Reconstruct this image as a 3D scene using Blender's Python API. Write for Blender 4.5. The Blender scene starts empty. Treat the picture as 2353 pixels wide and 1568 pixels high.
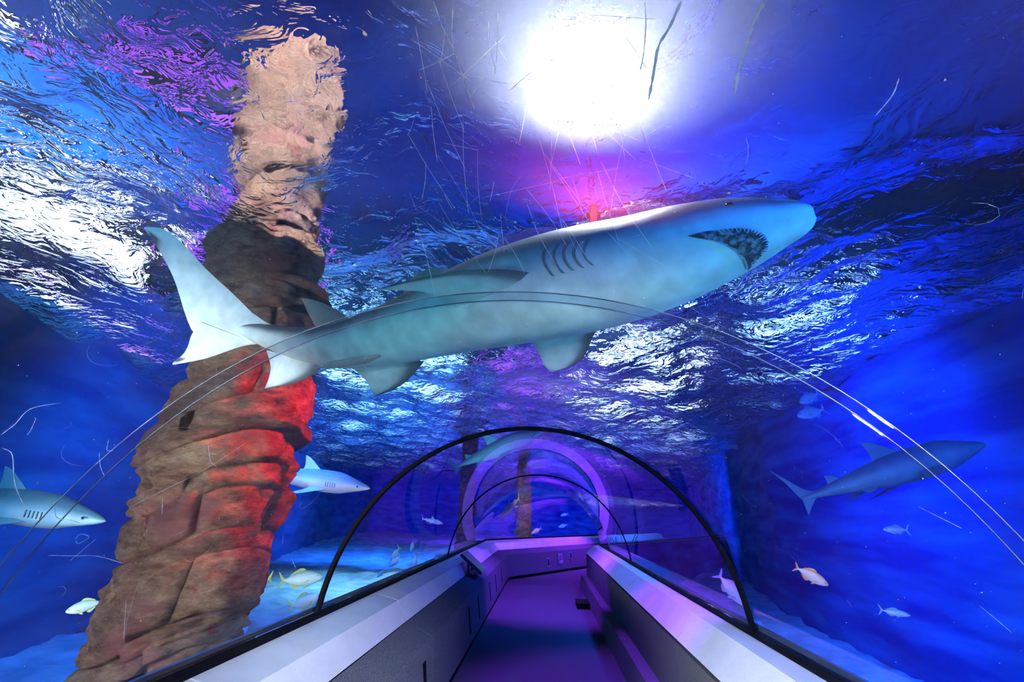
import bpy, bmesh, math, random
import numpy as np
from mathutils import Vector, Matrix, noise
from mathutils.bvhtree import BVHTree

random.seed(7); RNG = np.random.RandomState(11)
scene = bpy.context.scene
COL = scene.collection
R = math.radians

# ------------------------------------------------------------------ camera
F = 1118.4; PITCH, YAW, ROLL = 0.3388, -0.0733, 0.0277
CAM = Vector((0.106, 0.0, 1.6))
_fw = Vector((math.sin(YAW)*math.cos(PITCH), math.cos(YAW)*math.cos(PITCH), math.sin(PITCH)))
_r0 = Vector((math.cos(YAW), -math.sin(YAW), 0)); _u0 = _r0.cross(_fw)
_rt = math.cos(ROLL)*_r0 + math.sin(ROLL)*_u0
_up = -math.sin(ROLL)*_r0 + math.cos(ROLL)*_u0
cd = bpy.data.cameras.new('camera'); cam = bpy.data.objects.new('camera', cd); COL.objects.link(cam)
cd.sensor_width = 36.0; cd.lens = F/2353*36.0; cd.clip_start = 0.02; cd.clip_end = 300
cam.matrix_world = Matrix(((_rt.x,_up.x,-_fw.x,CAM.x),(_rt.y,_up.y,-_fw.y,CAM.y),(_rt.z,_up.z,-_fw.z,CAM.z),(0,0,0,1)))
scene.camera = cam
def ray(px, py): return _rt*((px-1176.5)/F) - _up*((py-784)/F) + _fw
def at(px, py, t): return CAM + ray(px, py)*t            # t = depth in metres along the view axis
def atz(px, py, z): d = ray(px, py); return CAM + d*((z-CAM.z)/d.z)

# ------------------------------------------------------------------ world, view, lights
w = bpy.data.worlds.new('world'); scene.world = w; w.use_nodes = True
w.node_tree.nodes['Background'].inputs[0].default_value = (0.0, 0.01, 0.06, 1)
w.node_tree.nodes['Background'].inputs[1].default_value = 0.3
vs = scene.view_settings; vs.view_transform = 'Standard'; vs.look = 'None'; vs.exposure = 0.0; vs.gamma = 1.0
vs.use_curve_mapping = False
cy = scene.cycles
cy.use_denoising = True
cy.max_bounces = 7; cy.diffuse_bounces = 2; cy.glossy_bounces = 4; cy.transmission_bounces = 5
cy.transparent_max_bounces = 40; cy.caustics_reflective = False; cy.caustics_refractive = False
cy.sample_clamp_indirect = 60.0; cy.use_light_tree = False; cy.use_adaptive_sampling = True; cy.adaptive_threshold = 0.2; cy.adaptive_min_samples = 20
SURF = 3.75
def aim(o, target):
    o.rotation_euler = (Vector(target)-o.location).to_track_quat('-Z', 'Y').to_euler()
def spot(name, loc, target, col, power, angle=100, blend=0.6, rad=0.12):
    l = bpy.data.lights.new(name, 'SPOT'); l.color = col; l.energy = power
    l.spot_size = R(angle); l.spot_blend = blend; l.shadow_soft_size = rad
    o = bpy.data.objects.new(name, l); COL.objects.link(o); o.location = loc; aim(o, target); return o
BLUE = (0.02, 0.16, 1.0); TEAL = (0.03, 0.5, 1.0); VIOLET = (0.24, 0.03, 1.0); WHITE = (0.82, 0.9, 1.0)
# unseen spots added just under the water surface to light the tank
spot('fill_left_near', (-3.6, 0.0, 3.4), (-5.2, 5, 0.6), (0.03, 0.5, 1.0), 420, 150, 1.0)
spot('fill_left_mid', (-3.4, 6.2, 3.4), (-6.8, 11, 0.2), BLUE, 1500, 160, 1.0)
spot('fill_left_far', (-5.0, 18, 3.4), (-7, 27, 0.2), BLUE, 6000, 160, 1.0)
spot('fill_right_near', (2.2, -0.6, 3.4), (4.6, 4.0, 1.2), (0.01, 0.14, 1.0), 1500, 160, 1.0)
spot('fill_right_mid', (2.4, 5.6, 3.4), (4.9, 11.5, 0.6), (0.01, 0.10, 1.0), 2200, 165, 1.0)
spot('fill_right_far', (2.8, 19, 3.4), (7, 29, 0.4), BLUE, 4000, 165, 1.0)
spot('fill_far', (-2, 29, 3.4), (-2, 44, 1.0), (0.12, 0.03, 1.0), 9000, 165, 1.0)
spot('fill_sand_left', (-4.2, 13, 3.4), (-4.4, 13.4, 0), (0.25, 0.7, 1.0), 1300, 110, 1.0)
spot('fill_far_pillar', (0.4, 18.2, 3.2), (-0.9, 21.0, 1.8), (1.0, 0.7, 0.5), 500, 60, 1.0)
# unseen fills added low in the tank: belly bounce light, and the pillar front
spot('belly_fill_right', (2.3, 0.3, 0.6), (0.2, 1.9, 2.6), (0.10, 0.75, 1.0), 175, 90)
spot('pillar_fill', (-3.4, -0.4, 1.2), (-2.2, 3.4, 1.7), (1.0, 0.91, 0.86), 1250, 54, 0.8)
spot('tail_fill', (-2.6, 0.2, 1.0), (-1.5, 2.4, 2.6), (0.72, 1.0, 0.95), 22, 62)
spot('walk_shark_fill', (-2.4, 5.2, 0.1), (-0.3, 8.0, 2.8), (0.2, 0.75, 1.0), 800, 34, 1.0)
spot('belly_fill_mid', (-2.1, -0.3, 1.1), (0.0, 1.9, 2.35), (0.08, 0.75, 1.0), 135, 44, 1.0)
# white beam of the floodlight, then two unseen side fills added for the ledges
spot('overhead_flood_beam', atz(1350, 235, SURF-0.12), (0.3, 1.2, 0), WHITE, 170, 120, 0.6, 0.15)
spot('side_fill_right', (2.3, -0.9, 2.2), (-1.25, 3.0, 0.75), WHITE, 1500, 42, 1.0, 0.12)
spot('side_fill_left', (-2.3, -0.9, 2.2), (1.3, 2.6, 0.8), WHITE, 2000, 40, 1.0, 0.12)
# violet lamps over the walkway
spot('violet_walk_near', (0.9, 4.4, 3.4), (0.85, 5.3, 0), VIOLET, 900, 56)
spot('violet_walk_mid', (0.3, 9.5, 3.4), (0.4, 10.3, 0), VIOLET, 1100, 80)
spot('violet_walk_far', (2.2, 16.2, 3.4), (1.2, 15.6, 0.4), VIOLET, 1500, 100)
# red lamp beside the pillar
spot('red_lamp_beam', (-0.35, 3.75, 3.3), (-2.0, 3.6, 2.1), (1.0, 0.02, 0.03), 1300, 44, 0.5, 0.05)

spot('red_lamp_glow', at(1364, 480, 3.3), at(1364, 560, 1.0), (1.0, 0.05, 0.10), 60, 60, 1.0, 0.03)

# ------------------------------------------------------------------ materials
def mat(name):
    m = bpy.data.materials.new(name); m.use_nodes = True
    nt = m.node_tree; nt.nodes.clear()
    out = nt.nodes.new('ShaderNodeOutputMaterial')
    return m, nt, out
def N(nt, t, **kw):
    n = nt.nodes.new(t)
    for k, v in kw.items():
        if k in n.inputs: n.inputs[k].default_value = v
        else: setattr(n, k, v)
    return n
def L(nt, a, b): nt.links.new(a, b)
def coords(nt, scale=(1,1,1), kind='Object', rot=(0,0,0)):
    tc = N(nt, 'ShaderNodeTexCoord'); mp = N(nt, 'ShaderNodeMapping')
    mp.inputs['Scale'].default_value = scale; mp.inputs['Rotation'].default_value = rot
    L(nt, tc.outputs[kind], mp.inputs[0]); return mp.outputs[0]
def ramp(nt, fac, stops):
    r = N(nt, 'ShaderNodeValToRGB'); e = r.color_ramp.elements
    while len(e) < len(stops): e.new(0.5)
    for i, (p, c) in enumerate(stops):
        e[i].position = p; e[i].color = (*c, 1)
    L(nt, fac, r.inputs[0]); return r.outputs[0]
def pbr(name, col, rough=0.6, noise_scale=None, col2=None, bump=0.0, bump_scale=None, spec=0.3, stretch=(1,1,1), metal=0.0, lo=0.35, hi=0.65, detail=5.0, kind='Object'):
    m, nt, out = mat(name)
    b = N(nt, 'ShaderNodeBsdfPrincipled'); L(nt, b.outputs[0], out.inputs[0])
    b.inputs['Roughness'].default_value = rough; b.inputs['Specular IOR Level'].default_value = spec
    b.inputs['Metallic'].default_value = metal
    b.inputs['Base Color'].default_value = (*col, 1)
    if noise_scale:
        c = coords(nt, stretch, kind)
        n = N(nt, 'ShaderNodeTexNoise', Scale=noise_scale, Detail=detail); L(nt, c, n.inputs['Vector'])
        L(nt, ramp(nt, n.outputs[0], [(lo, col), (hi, col2 or col)]), b.inputs['Base Color'])
    if bump:
        c = coords(nt, stretch, kind)
        n2 = N(nt, 'ShaderNodeTexNoise', Scale=bump_scale or noise_scale or 20, Detail=4.0); L(nt, c, n2.inputs['Vector'])
        bp = N(nt, 'ShaderNodeBump', Strength=bump, Distance=0.02); L(nt, n2.outputs[0], bp.inputs['Height'])
        L(nt, bp.outputs[0], b.inputs['Normal'])
    return m
def emit(name, col, s):
    m, nt, out = mat(name); e = N(nt, 'ShaderNodeEmission', Strength=s); e.inputs[0].default_value = (*col, 1)
    L(nt, e.outputs[0], out.inputs[0]); return m
def acrylic(name, tint, haze, ior=1.5, rough=1.0):
    m, nt, out = mat(name)
    tr = N(nt, 'ShaderNodeBsdfTransparent'); tr.inputs[0].default_value = (*tint, 1)
    rf = N(nt, 'ShaderNodeBsdfRefraction', Roughness=rough, IOR=1.21); rf.inputs[0].default_value = (0.8, 0.84, 1, 1)
    mx = N(nt, 'ShaderNodeMixShader'); mx.inputs[0].default_value = haze
    L(nt, tr.outputs[0], mx.inputs[1]); L(nt, rf.outputs[0], mx.inputs[2])
    gl = N(nt, 'ShaderNodeBsdfGlossy', Roughness=0.015)
    f0 = ((ior-1)/(ior+1))**2
    lw = N(nt, 'ShaderNodeLayerWeight', Blend=0.5)
    pw = N(nt, 'ShaderNodeMath', operation='POWER'); pw.inputs[1].default_value = 5.0; L(nt, lw.outputs['Facing'], pw.inputs[0])
    fr = N(nt, 'ShaderNodeMath', operation='MULTIPLY_ADD'); fr.inputs[1].default_value = 0.7; fr.inputs[2].default_value = f0; L(nt, pw.outputs[0], fr.inputs[0])
    m2 = N(nt, 'ShaderNodeMixShader'); L(nt, fr.outputs[0], m2.inputs[0])
    L(nt, mx.outputs[0], m2.inputs[1]); L(nt, gl.outputs[0], m2.inputs[2]); L(nt, m2.outputs[0], out.inputs[0])
    return m
def vcol(name, rough=0.5, spec=0.3, mottling=0.25, scale=14):
    m, nt, out = mat(name)
    b = N(nt, 'ShaderNodeBsdfPrincipled', Roughness=rough); b.inputs['Specular IOR Level'].default_value = spec
    a = N(nt, 'ShaderNodeVertexColor'); a.layer_name = 'Col'
    n = N(nt, 'ShaderNodeTexNoise', Scale=scale, Detail=6.0); L(nt, coords(nt), n.inputs['Vector'])
    r = ramp(nt, n.outputs[0], [(0.3, (1-mottling,)*3), (0.7, (1, 1, 1))])
    mu = N(nt, 'ShaderNodeMix', data_type='RGBA', blend_type='MULTIPLY'); mu.inputs[0].default_value = 1
    L(nt, a.outputs[0], mu.inputs[6]); L(nt, r, mu.inputs[7]); L(nt, mu.outputs[2], b.inputs['Base Color'])
    L(nt, b.outputs[0], out.inputs[0]); return m

M = {}
M['cap'] = pbr('painted_cap', (0.80, 0.80, 0.83), 0.38, 3.0, (0.70, 0.70, 0.74), 0.15, 25, 0.4)
M['carpet_wall'] = pbr('wall_carpet', (0.07, 0.07, 0.085), 0.95, 200, (0.28, 0.28, 0.32), 0.5, 300, 0.05)
M['panel_right'] = pbr('wall_panel', (0.12, 0.12, 0.14), 0.8, 90, (0.18, 0.18, 0.20), 0.2, 200, 0.1)
M['carpet'] = pbr('floor_carpet', (0.06, 0.06, 0.07), 0.98, 170, (0.26, 0.26, 0.29), 0.6, 300, 0.02)
M['black'] = pbr('black_rubber', (0.003, 0.003, 0.005), 0.8, 8, (0.006, 0.006, 0.01), spec=0.06)
M['darkgrey'] = pbr('dark_plastic', (0.02, 0.02, 0.035), 0.4, 10, (0.035, 0.035, 0.05))
M['plate'] = pbr('pale_plate', (0.35, 0.38, 0.5), 0.4, 12, (0.45, 0.48, 0.6))
M['housing'] = pbr('lamp_housing', (0.04, 0.045, 0.06), 0.4, 12, (0.06, 0.06, 0.08))
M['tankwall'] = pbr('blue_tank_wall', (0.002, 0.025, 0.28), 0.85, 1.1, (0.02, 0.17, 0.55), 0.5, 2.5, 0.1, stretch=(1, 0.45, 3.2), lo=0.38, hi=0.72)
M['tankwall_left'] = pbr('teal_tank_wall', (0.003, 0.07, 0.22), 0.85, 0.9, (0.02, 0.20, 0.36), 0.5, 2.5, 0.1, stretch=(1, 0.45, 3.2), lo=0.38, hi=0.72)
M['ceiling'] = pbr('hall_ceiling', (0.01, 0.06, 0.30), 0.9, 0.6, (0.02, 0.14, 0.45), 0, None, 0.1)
M['sand'] = pbr('pale_sand', (0.25, 0.42, 0.5), 0.95, 2.2, (0.55, 0.68, 0.72), 0.6, 9, 0.05, stretch=(1, 1, 1))
M['acrylic'] = acrylic('clear_acrylic', (0.985, 0.99, 1.0), 0.11, 1.6)
def clear(name, tint):
    m, nt, out = mat(name); tr = N(nt, 'ShaderNodeBsdfTransparent'); tr.inputs[0].default_value = (*tint, 1); L(nt, tr.outputs[0], out.inputs[0]); return m
M['acrylic_wet'] = clear('wet_acrylic', (0.985, 0.99, 1.0))
M['joint'] = acrylic('clear_joint', (0.93, 0.96, 0.99), 0.03, 1.25)
M['jointedge'] = pbr('joint_edge', (0.02, 0.03, 0.05), 0.4, 5, (0.10, 0.13, 0.17))
def pale_speck():
    m, nt, out = mat('pale_speck')
    n = N(nt, 'ShaderNodeTexNoise', Scale=30.0); L(nt, coords(nt), n.inputs['Vector'])
    c = ramp(nt, n.outputs[0], [(0.3, (0.7, 0.8, 0.9)), (0.7, (0.9, 0.93, 0.97))])
    d = N(nt, 'ShaderNodeBsdfDiffuse'); t = N(nt, 'ShaderNodeBsdfTranslucent'); L(nt, c, d.inputs[0]); L(nt, c, t.inputs[0])
    a = N(nt, 'ShaderNodeMixShader'); a.inputs[0].default_value = 0.6; L(nt, d.outputs[0], a.inputs[1]); L(nt, t.outputs[0], a.inputs[2])
    L(nt, a.outputs[0], out.inputs[0]); return m
M['speck'] = pale_speck()

def rock_mat():
    m, nt, out = mat('layered_rock')
    b = N(nt, 'ShaderNodeBsdfPrincipled', Roughness=0.9); b.inputs['Specular IOR Level'].default_value = 0.15
    c = coords(nt, (1, 1, 2.4)); 
    n1 = N(nt, 'ShaderNodeTexNoise', Scale=4.5, Detail=10.0, Roughness=0.78); L(nt, c, n1.inputs['Vector'])
    base = ramp(nt, n1.outputs[0], [(0.34, (0.05, 0.03, 0.025)), (0.44, (0.21, 0.135, 0.095)), (0.54, (0.34, 0.235, 0.17)), (0.66, (0.56, 0.45, 0.30))])
    n2 = N(nt, 'ShaderNodeTexNoise', Scale=1.9, Detail=6.0, Roughness=0.6); L(nt, coords(nt, (1, 1, 1.6)), n2.inputs['Vector'])
    pf = ramp(nt, n2.outputs[0], [(0.52, (0, 0, 0)), (0.66, (0.75, 0.75, 0.75))])
    mx = N(nt, 'ShaderNodeMix', data_type='RGBA'); L(nt, pf, mx.inputs[0]); L(nt, base, mx.inputs[6]); mx.inputs[7].default_value = (0.30, 0.115, 0.13, 1)
    n3 = N(nt, 'ShaderNodeTexNoise', Scale=5.5, Detail=3.0)
    L(nt, coords(nt, (1, 1, 1.3), rot=(0.6, 0.3, 1.0)), n3.inputs['Vector'])
    cf = ramp(nt, n3.outputs[0], [(0.66, (0, 0, 0)), (0.71, (0.8, 0.8, 0.8))])
    m2 = N(nt, 'ShaderNodeMix', data_type='RGBA'); L(nt, cf, m2.inputs[0]); L(nt, mx.outputs[2], m2.inputs[6]); m2.inputs[7].default_value = (0.28, 0.02, 0.05, 1)
    oi = N(nt, 'ShaderNodeObjectInfo')
    rr = ramp(nt, oi.outputs['Random'], [(0.0, (0.72, 0.70, 0.70)), (0.5, (1, 0.97, 0.93)), (1.0, (1.15, 1.1, 1.0))])
    m3 = N(nt, 'ShaderNodeMix', data_type='RGBA', blend_type='MULTIPLY'); m3.inputs[0].default_value = 1
    L(nt, m2.outputs[2], m3.inputs[6]); L(nt, rr, m3.inputs[7]); L(nt, m3.outputs[2], b.inputs['Base Color'])
    n4 = N(nt, 'ShaderNodeTexNoise', Scale=14, Detail=10.0, Roughness=0.78); L(nt, c, n4.inputs['Vector'])
    bp = N(nt, 'ShaderNodeBump', Strength=1.0, Distance=0.14); L(nt, n4.outputs[0], bp.inputs['Height']); L(nt, bp.outputs[0], b.inputs['Normal'])
    L(nt, b.outputs[0], out.inputs[0]); return m
M['rock'] = rock_mat()

def water_mat():
    m, nt, out = mat('water_surface')
    g = N(nt, 'ShaderNodeBsdfGlass', Roughness=0.0, IOR=1.09); g.inputs[0].default_value = (0.93, 0.97, 1, 1)
    n = N(nt, 'ShaderNodeTexNoise', Scale=5.5, Detail=3.0, Distortion=1.2); L(nt, coords(nt, (1.0, 1.0, 1)), n.inputs['Vector'])
    bp = N(nt, 'ShaderNodeBump', Strength=0.8, Distance=0.06); L(nt, n.outputs[0], bp.inputs['Height']); L(nt, bp.outputs[0], g.inputs['Normal'])
    L(nt, g.outputs[0], out.inputs[0]); return m
M['water'] = water_mat()

# ------------------------------------------------------------------ mesh helpers
def mesh_obj(name, verts, faces, material, parent=None, smooth=False, mats=None, fmat=None):
    me = bpy.data.meshes.new(name); me.from_pydata([tuple(v) for v in verts], [], faces)
    for mm in (mats or [material]): me.materials.append(mm)
    if fmat is not None: me.polygons.foreach_set('material_index', fmat)
    if smooth: me.polygons.foreach_set('use_smooth', [True]*len(me.polygons))
    bm = bmesh.new(); bm.from_mesh(me); bmesh.ops.recalc_face_normals(bm, faces=bm.faces); bm.to_mesh(me); bm.free()
    o = bpy.data.objects.new(name, me); COL.objects.link(o)
    if parent: o.parent = parent
    return o
def tag(o, label=None, cat=None, group=None, kind=None):
    if label: o['label'] = label
    if cat: o['category'] = cat
    if group: o['group'] = group
    if kind: o['kind'] = kind
    return o
def empty(name, loc=(0, 0, 0)):
    o = bpy.data.objects.new(name, None); COL.objects.link(o); o.location = loc; o.empty_display_size = 0.1; return o
class MB:
    def __init__(s): s.v = []; s.f = []; s.m = []
    def add(s, v, f, mi=0):
        k = len(s.v); s.v += [Vector(p) for p in v]; s.f += [[i+k for i in q] for q in f]; s.m += [mi]*len(f); return s
    def box(s, c, h, mtx=None, mi=0):
        c = Vector(c); v = []
        for x in (-1, 1):
            for y in (-1, 1):
                for z in (-1, 1):
                    p = Vector((x*h[0], y*h[1], z*h[2])); v.append(c+(mtx @ p if mtx else p))
        return s.add(v, [(0,1,3,2),(4,6,7,5),(0,4,5,1),(2,3,7,6),(0,2,6,4),(1,5,7,3)], mi)
    def cyl(s, a, b, r0, r1, n=12, mi=0):
        a = Vector(a); b = Vector(b); d = (b-a).normalized(); u = d.orthogonal().normalized(); w = d.cross(u)
        v = [a+(u*math.cos(2*math.pi*i/n)+w*math.sin(2*math.pi*i/n))*r0 for i in range(n)] + [b+(u*math.cos(2*math.pi*i/n)+w*math.sin(2*math.pi*i/n))*r1 for i in range(n)]
        f = [(i, (i+1) % n, n+(i+1) % n, n+i) for i in range(n)] + [list(range(n))[::-1], list(range(n, 2*n))]
        return s.add(v, f, mi)
    def build(s, name, mats, parent=None, smooth=False):
        mats = mats if isinstance(mats, list) else [mats]
        return mesh_obj(name, s.v, s.f, None, parent, smooth, mats, s.m)

# ------------------------------------------------------------------ tunnel layout: straight, then a bend to the right
ZA = 0.75; RT = 1.45; BEND = 13.2; ANG = R(32)
TH0 = math.asin(0.155/RT)
def place(x, z, s):
    """s: number = straight station; 'M' = mitre; ('B', d) = d metres past the bend"""
    if s == 'M': return Vector((x, BEND - x*math.tan(ANG/2), z))
    if isinstance(s, tuple):
        d = s[1]; return Vector((math.sin(ANG)*d + math.cos(ANG)*x, BEND + math.cos(ANG)*d - math.sin(ANG)*x, z))
    return Vector((x, s, z))
def sweep(name, prof, stations, material, parent=None, closed=True, smooth=False):
    n = len(prof); v = []; f = []
    for s in stations: v += [place(x, z, s) for x, z in prof]
    for k in range(len(stations)-1):
        for i in range(n if closed else n-1):
            j = (i+1) % n; f.append((k*n+i, k*n+j, (k+1)*n+j, (k+1)*n+i))
    if closed:
        f.append(list(range(n))); f.append([(len(stations)-1)*n+i for i in range(n)][::-1])
    return mesh_obj(name, v, f, material, parent, smooth)

# walkway floor
fl = sweep('floor', [(-0.86, 0.0), (0.95, 0.0), (0.95, -0.12), (-0.86, -0.12)], [-2.4, 'M', ('B', 12)], M['carpet'])
tag(fl, 'dark grey carpet floor of the walkway', kind='structure')

# parapets
def seg_stations(edges, gap=0.006):
    return edges
LE = [-2.4, -0.1, 2.35, 4.75, 7.15, 9.55, 11.9]
RE = [-2.4, -0.4, 1.9, 4.3, 6.7, 9.1, 11.3]
BE = [2.2, 4.8, 7.4, 10.0, 12.0]
def spans(E):
    g = 0.007
    out = [[a+g, b-g] for a, b in zip(E[:-1], E[1:])]
    out.append([E[-1]+g, 'M', ('B', BE[0]-g)])
    out += [[('B', a+g), ('B', b-g)] for a, b in zip(BE[:-1], BE[1:])]
    return out
FULL = [-2.4, 'M', ('B', 12)]
wl = sweep('wall_left', [(-1.64, -0.3), (-1.64, 0.88), (-1.452, 0.88), (-1.44, 0.672), (-1.13, 0.672), (-0.90, 0.56), (-0.84, 0.05), (-0.84, -0.3)], FULL, M['black'])
tag(wl, 'low parapet wall on the left of the walkway', kind='structure')
LPAN = []
for sp in spans(LE):
    c = sweep('ledge_cap', [(-1.45, 0.905), (-1.19, 0.842), (-1.10, 0.68), (-1.13, 0.672), (-1.45, 0.672)], sp, M['cap'], wl)
    p = sweep('cladding_panel', [(-1.10, 0.672), (-1.09, 0.68), (-0.865, 0.575), (-0.80, 0.07), (-0.85, 0.07), (-0.905, 0.56), (-1.11, 0.66)], sp, M['carpet_wall'], wl)
    if len(sp) == 2 and not isinstance(sp[0], tuple): LPAN.append((sp[0], sp[1], p))
sweep('skirting', [(-0.845, 0.0), (-0.815, 0.0), (-0.815, 0.065), (-0.845, 0.065)], FULL, M['black'], wl)
sweep('outer_face', [(-1.648, -0.3), (-1.648, 0.885), (-1.641, 0.885), (-1.641, -0.3)], FULL, M['tankwall'], wl)
# narrow vent slots near the far end of the panels
def wall_pt(z): return -0.80 - (z-0.07)*(0.065/0.505)
for y in (0.9, 2.0, 4.45, 6.85, 7.75, 9.25, 10.3, 11.6):
    mb = MB()
    v = []
    for yy in (y-0.045, y+0.045):
        for z in (0.17, 0.46):
            for dx in (-0.02, 0.004): v.append((wall_pt(z)+dx, yy, z))
    mb.add(v, [(0,1,3,2),(4,6,7,5),(0,4,5,1),(2,3,7,6),(0,2,6,4),(1,5,7,3)])
    mb.build('vent_slot', M['black'], next(p_ for a_, b_, p_ in LPAN if a_ <= y <= b_))
wr = sweep('wall_right', [(1.64, -0.3), (1.64, 0.88), (1.452, 0.88), (1.44, 0.72), (1.15, 0.72), (1.15, -0.3)], FULL, M['black'])
sweep('outer_face', [(1.648, -0.3), (1.648, 0.885), (1.641, 0.885), (1.641, -0.3)], FULL, M['tankwall'], wr)
tag(wr, 'low parapet wall on the right of the walkway', kind='structure')
for sp in spans(RE):
    sweep('ledge_cap', [(1.45, 0.905), (1.27, 0.895), (1.10, 0.728), (1.13, 0.722), (1.45, 0.722)], sp, M['cap'], wr)
    sweep('cladding_panel', [(1.10, 0.70), (1.10, 0.25), (1.16, 0.25), (1.16, 0.70)], sp, M['panel_right'], wr)
    sweep('plinth', [(1.16, 0.25), (0.975, 0.255), (0.935, 0.0), (1.16, 0.0)], sp, M['panel_right'], wr)
# end wall behind the photographer
be = MB().box((0, -2.46, 1.05), (1.7, 0.05, 1.35)).build('wall_back', M['darkgrey']); tag(be, 'dark wall closing the walkway', kind='structure')

# acrylic vault
NA = 64
def arc(r, a0=TH0, n=NA): return [(r*math.cos(math.pi-a0-(math.pi-2*a0)*i/n), ZA+r*math.sin(math.pi-a0-(math.pi-2*a0)*i/n)) for i in range(n+1)]
def shell(name, stations, r0, r1, m_in, m_out=None, ends=False):
    mb = MB(); inn = arc(r0); outr = arc(r1); n = len(inn); fm = []
    def sheet(prof, mi):
        v = [place(x, z, s) for s in stations for x, z in prof]
        mb.add(v, [(k*n+i, k*n+i+1, (k+1)*n+i+1, (k+1)*n+i) for k in range(len(stations)-1) for i in range(n-1)], mi)
    sheet(inn, 0); sheet(outr, 1 if m_out else 0); nsm = len(mb.f)
    for i in (0, n-1):
        v = [place(*q, s) for s in stations for q in (inn[i], outr[i])]
        mb.add(v, [(2*k, 2*k+1, 2*k+3, 2*k+2) for k in range(len(stations)-1)], 0)
    if ends:
        for s in (stations[0], stations[-1]):
            v = [place(*q, s) for q in inn] + [place(*q, s) for q in outr]
            mb.add(v, [(i, i+1, n+i+1, n+i) for i in range(n-1)], 0)
    o = mb.build(name, [m_in]+([m_out] if m_out else []))
    for p in o.data.polygons: p.use_smooth = p.index < nsm
    return o
JT = [1.302, 3.632, 6.0, 8.37, 10.8]
WIN = [[-2.4, JT[0]], [JT[0], JT[1]], [JT[1], JT[2]], [JT[2], JT[3]], [JT[3], JT[4]], [JT[4], 'M', ('B', 2.2)], [('B', 2.2), ('B', 5.0)], [('B', 5.0), ('B', 8.5)], [('B', 8.5), ('B', 12.0)]]
wins = []
for i, s in enumerate(WIN):
    o = shell('window_%d' % (i+1), s, RT, RT+0.06, M['acrylic'], M['acrylic_wet']); wins.append(o)
    tag(o, 'clear curved acrylic vault panel over the walkway', kind='structure')
def rib(name, y, half, r0, r1, material, label):
    o = shell(name, [y-half, y+half], r0, r1, material, None, True); tag(o, label, kind='structure'); return o
rib('trim_1', JT[0], 0.030, RT-0.006, RT-0.001, M['joint'], 'clear glued joint of the acrylic vault overhead')
for k, e in enumerate((-0.03, 0.03)):
    rib('trim_%d' % (k+2), JT[0]+e, 0.0012, RT-0.0012, RT+0.001, M['jointedge'], 'pale edge line of the clear overhead joint')
rib('trim_4', JT[1], 0.026, RT-0.02, RT+0.005, M['black'], 'black rubber seal arching over the walkway')
rib('trim_5', JT[3], 0.014, RT-0.012, RT+0.004, M['black'], 'thin dark seal of the farther vault joint')
# seals along the foot of the vault
for k, sx in enumerate((-1, 1)):
    o = sweep('trim_%d' % (6+k), [(sx*1.455, 0.90), (sx*1.405, 0.895), (sx*1.405, 0.918), (sx*1.44, 0.93)], FULL, M['black']); tag(o, 'black sealing strip along the foot of the %s glass' % ('left' if sx < 0 else 'right'), kind='structure')

# specks and scratches on the acrylic
def on_shell(th, y, dr=-0.002): return Vector(((RT+dr)*math.cos(th), y, ZA+(RT+dr)*math.sin(th)))
def specks(parent, y0, y1, n, s0, s1):
    mb = MB()
    for _ in range(n):
        c = on_shell(random.uniform(0.15, math.pi-0.15), random.uniform(y0, y1)); s = random.uniform(s0, s1)*random.choice((0.6, 0.6, 0.8, 1.5))
        d = [Vector((random.gauss(0, 1), random.gauss(0, 1), random.gauss(0, 1))).normalized()*s for _ in range(4)]
        mb.add([c+q for q in d], [(0,1,2),(0,2,3),(0,3,1),(1,3,2)])
    o = mb.build('specks', M['speck'], parent); o['kind'] = 'stuff'
def scratches(parent, y0, y1, n, wmm):
    mb = MB()
    for _ in range(n):
        th = random.uniform(0.3, math.pi-0.2); y = random.uniform(y0, y1); a = random.uniform(0, 6.28); ln = random.uniform(0.03, 0.18)*random.choice((1, 1, 2)); cv = random.gauss(0, 2.0)
        m_ = 7; pts = []
        for i in range(m_):
            pts.append(on_shell(th, y)); th += math.cos(a)*ln/m_/RT; y += math.sin(a)*ln/m_; a += cv/m_+random.gauss(0, 0.12); y = min(max(y, y0), y1)
        hw = wmm*random.uniform(0.5, 1.2)
        v = []
        for i, p in enumerate(pts):
            t = (pts[min(i+1, m_-1)]-pts[max(i-1, 0)]); nrm = Vector((p.x, 0, p.z-ZA)).normalized()
            sd = t.cross(nrm).normalized()*hw if t.length > 1e-6 else Vector((hw, 0, 0)); k = math.sin(math.pi*(i+0.4)/m_)
            v += [p+sd*k, p-sd*k, p+nrm*hw*0.8]
        f = []
        for i in range(m_-1):
            for j in range(3): f.append((3*i+j, 3*i+(j+1) % 3, 3*i+3+(j+1) % 3, 3*i+3+j))
        mb.add(v, f)
    o = mb.build('scratches', M['speck'], parent); o['kind'] = 'stuff'
specks(wins[0], 0.35, 1.27, 900, 0.0006, 0.0014); specks(wins[1], 1.34, 3.6, 1500, 0.0008, 0.0020)
scratches(wins[0], 0.35, 1.26, 40, 0.00022); scratches(wins[1], 1.34, 3.5, 45, 0.0003)

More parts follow.
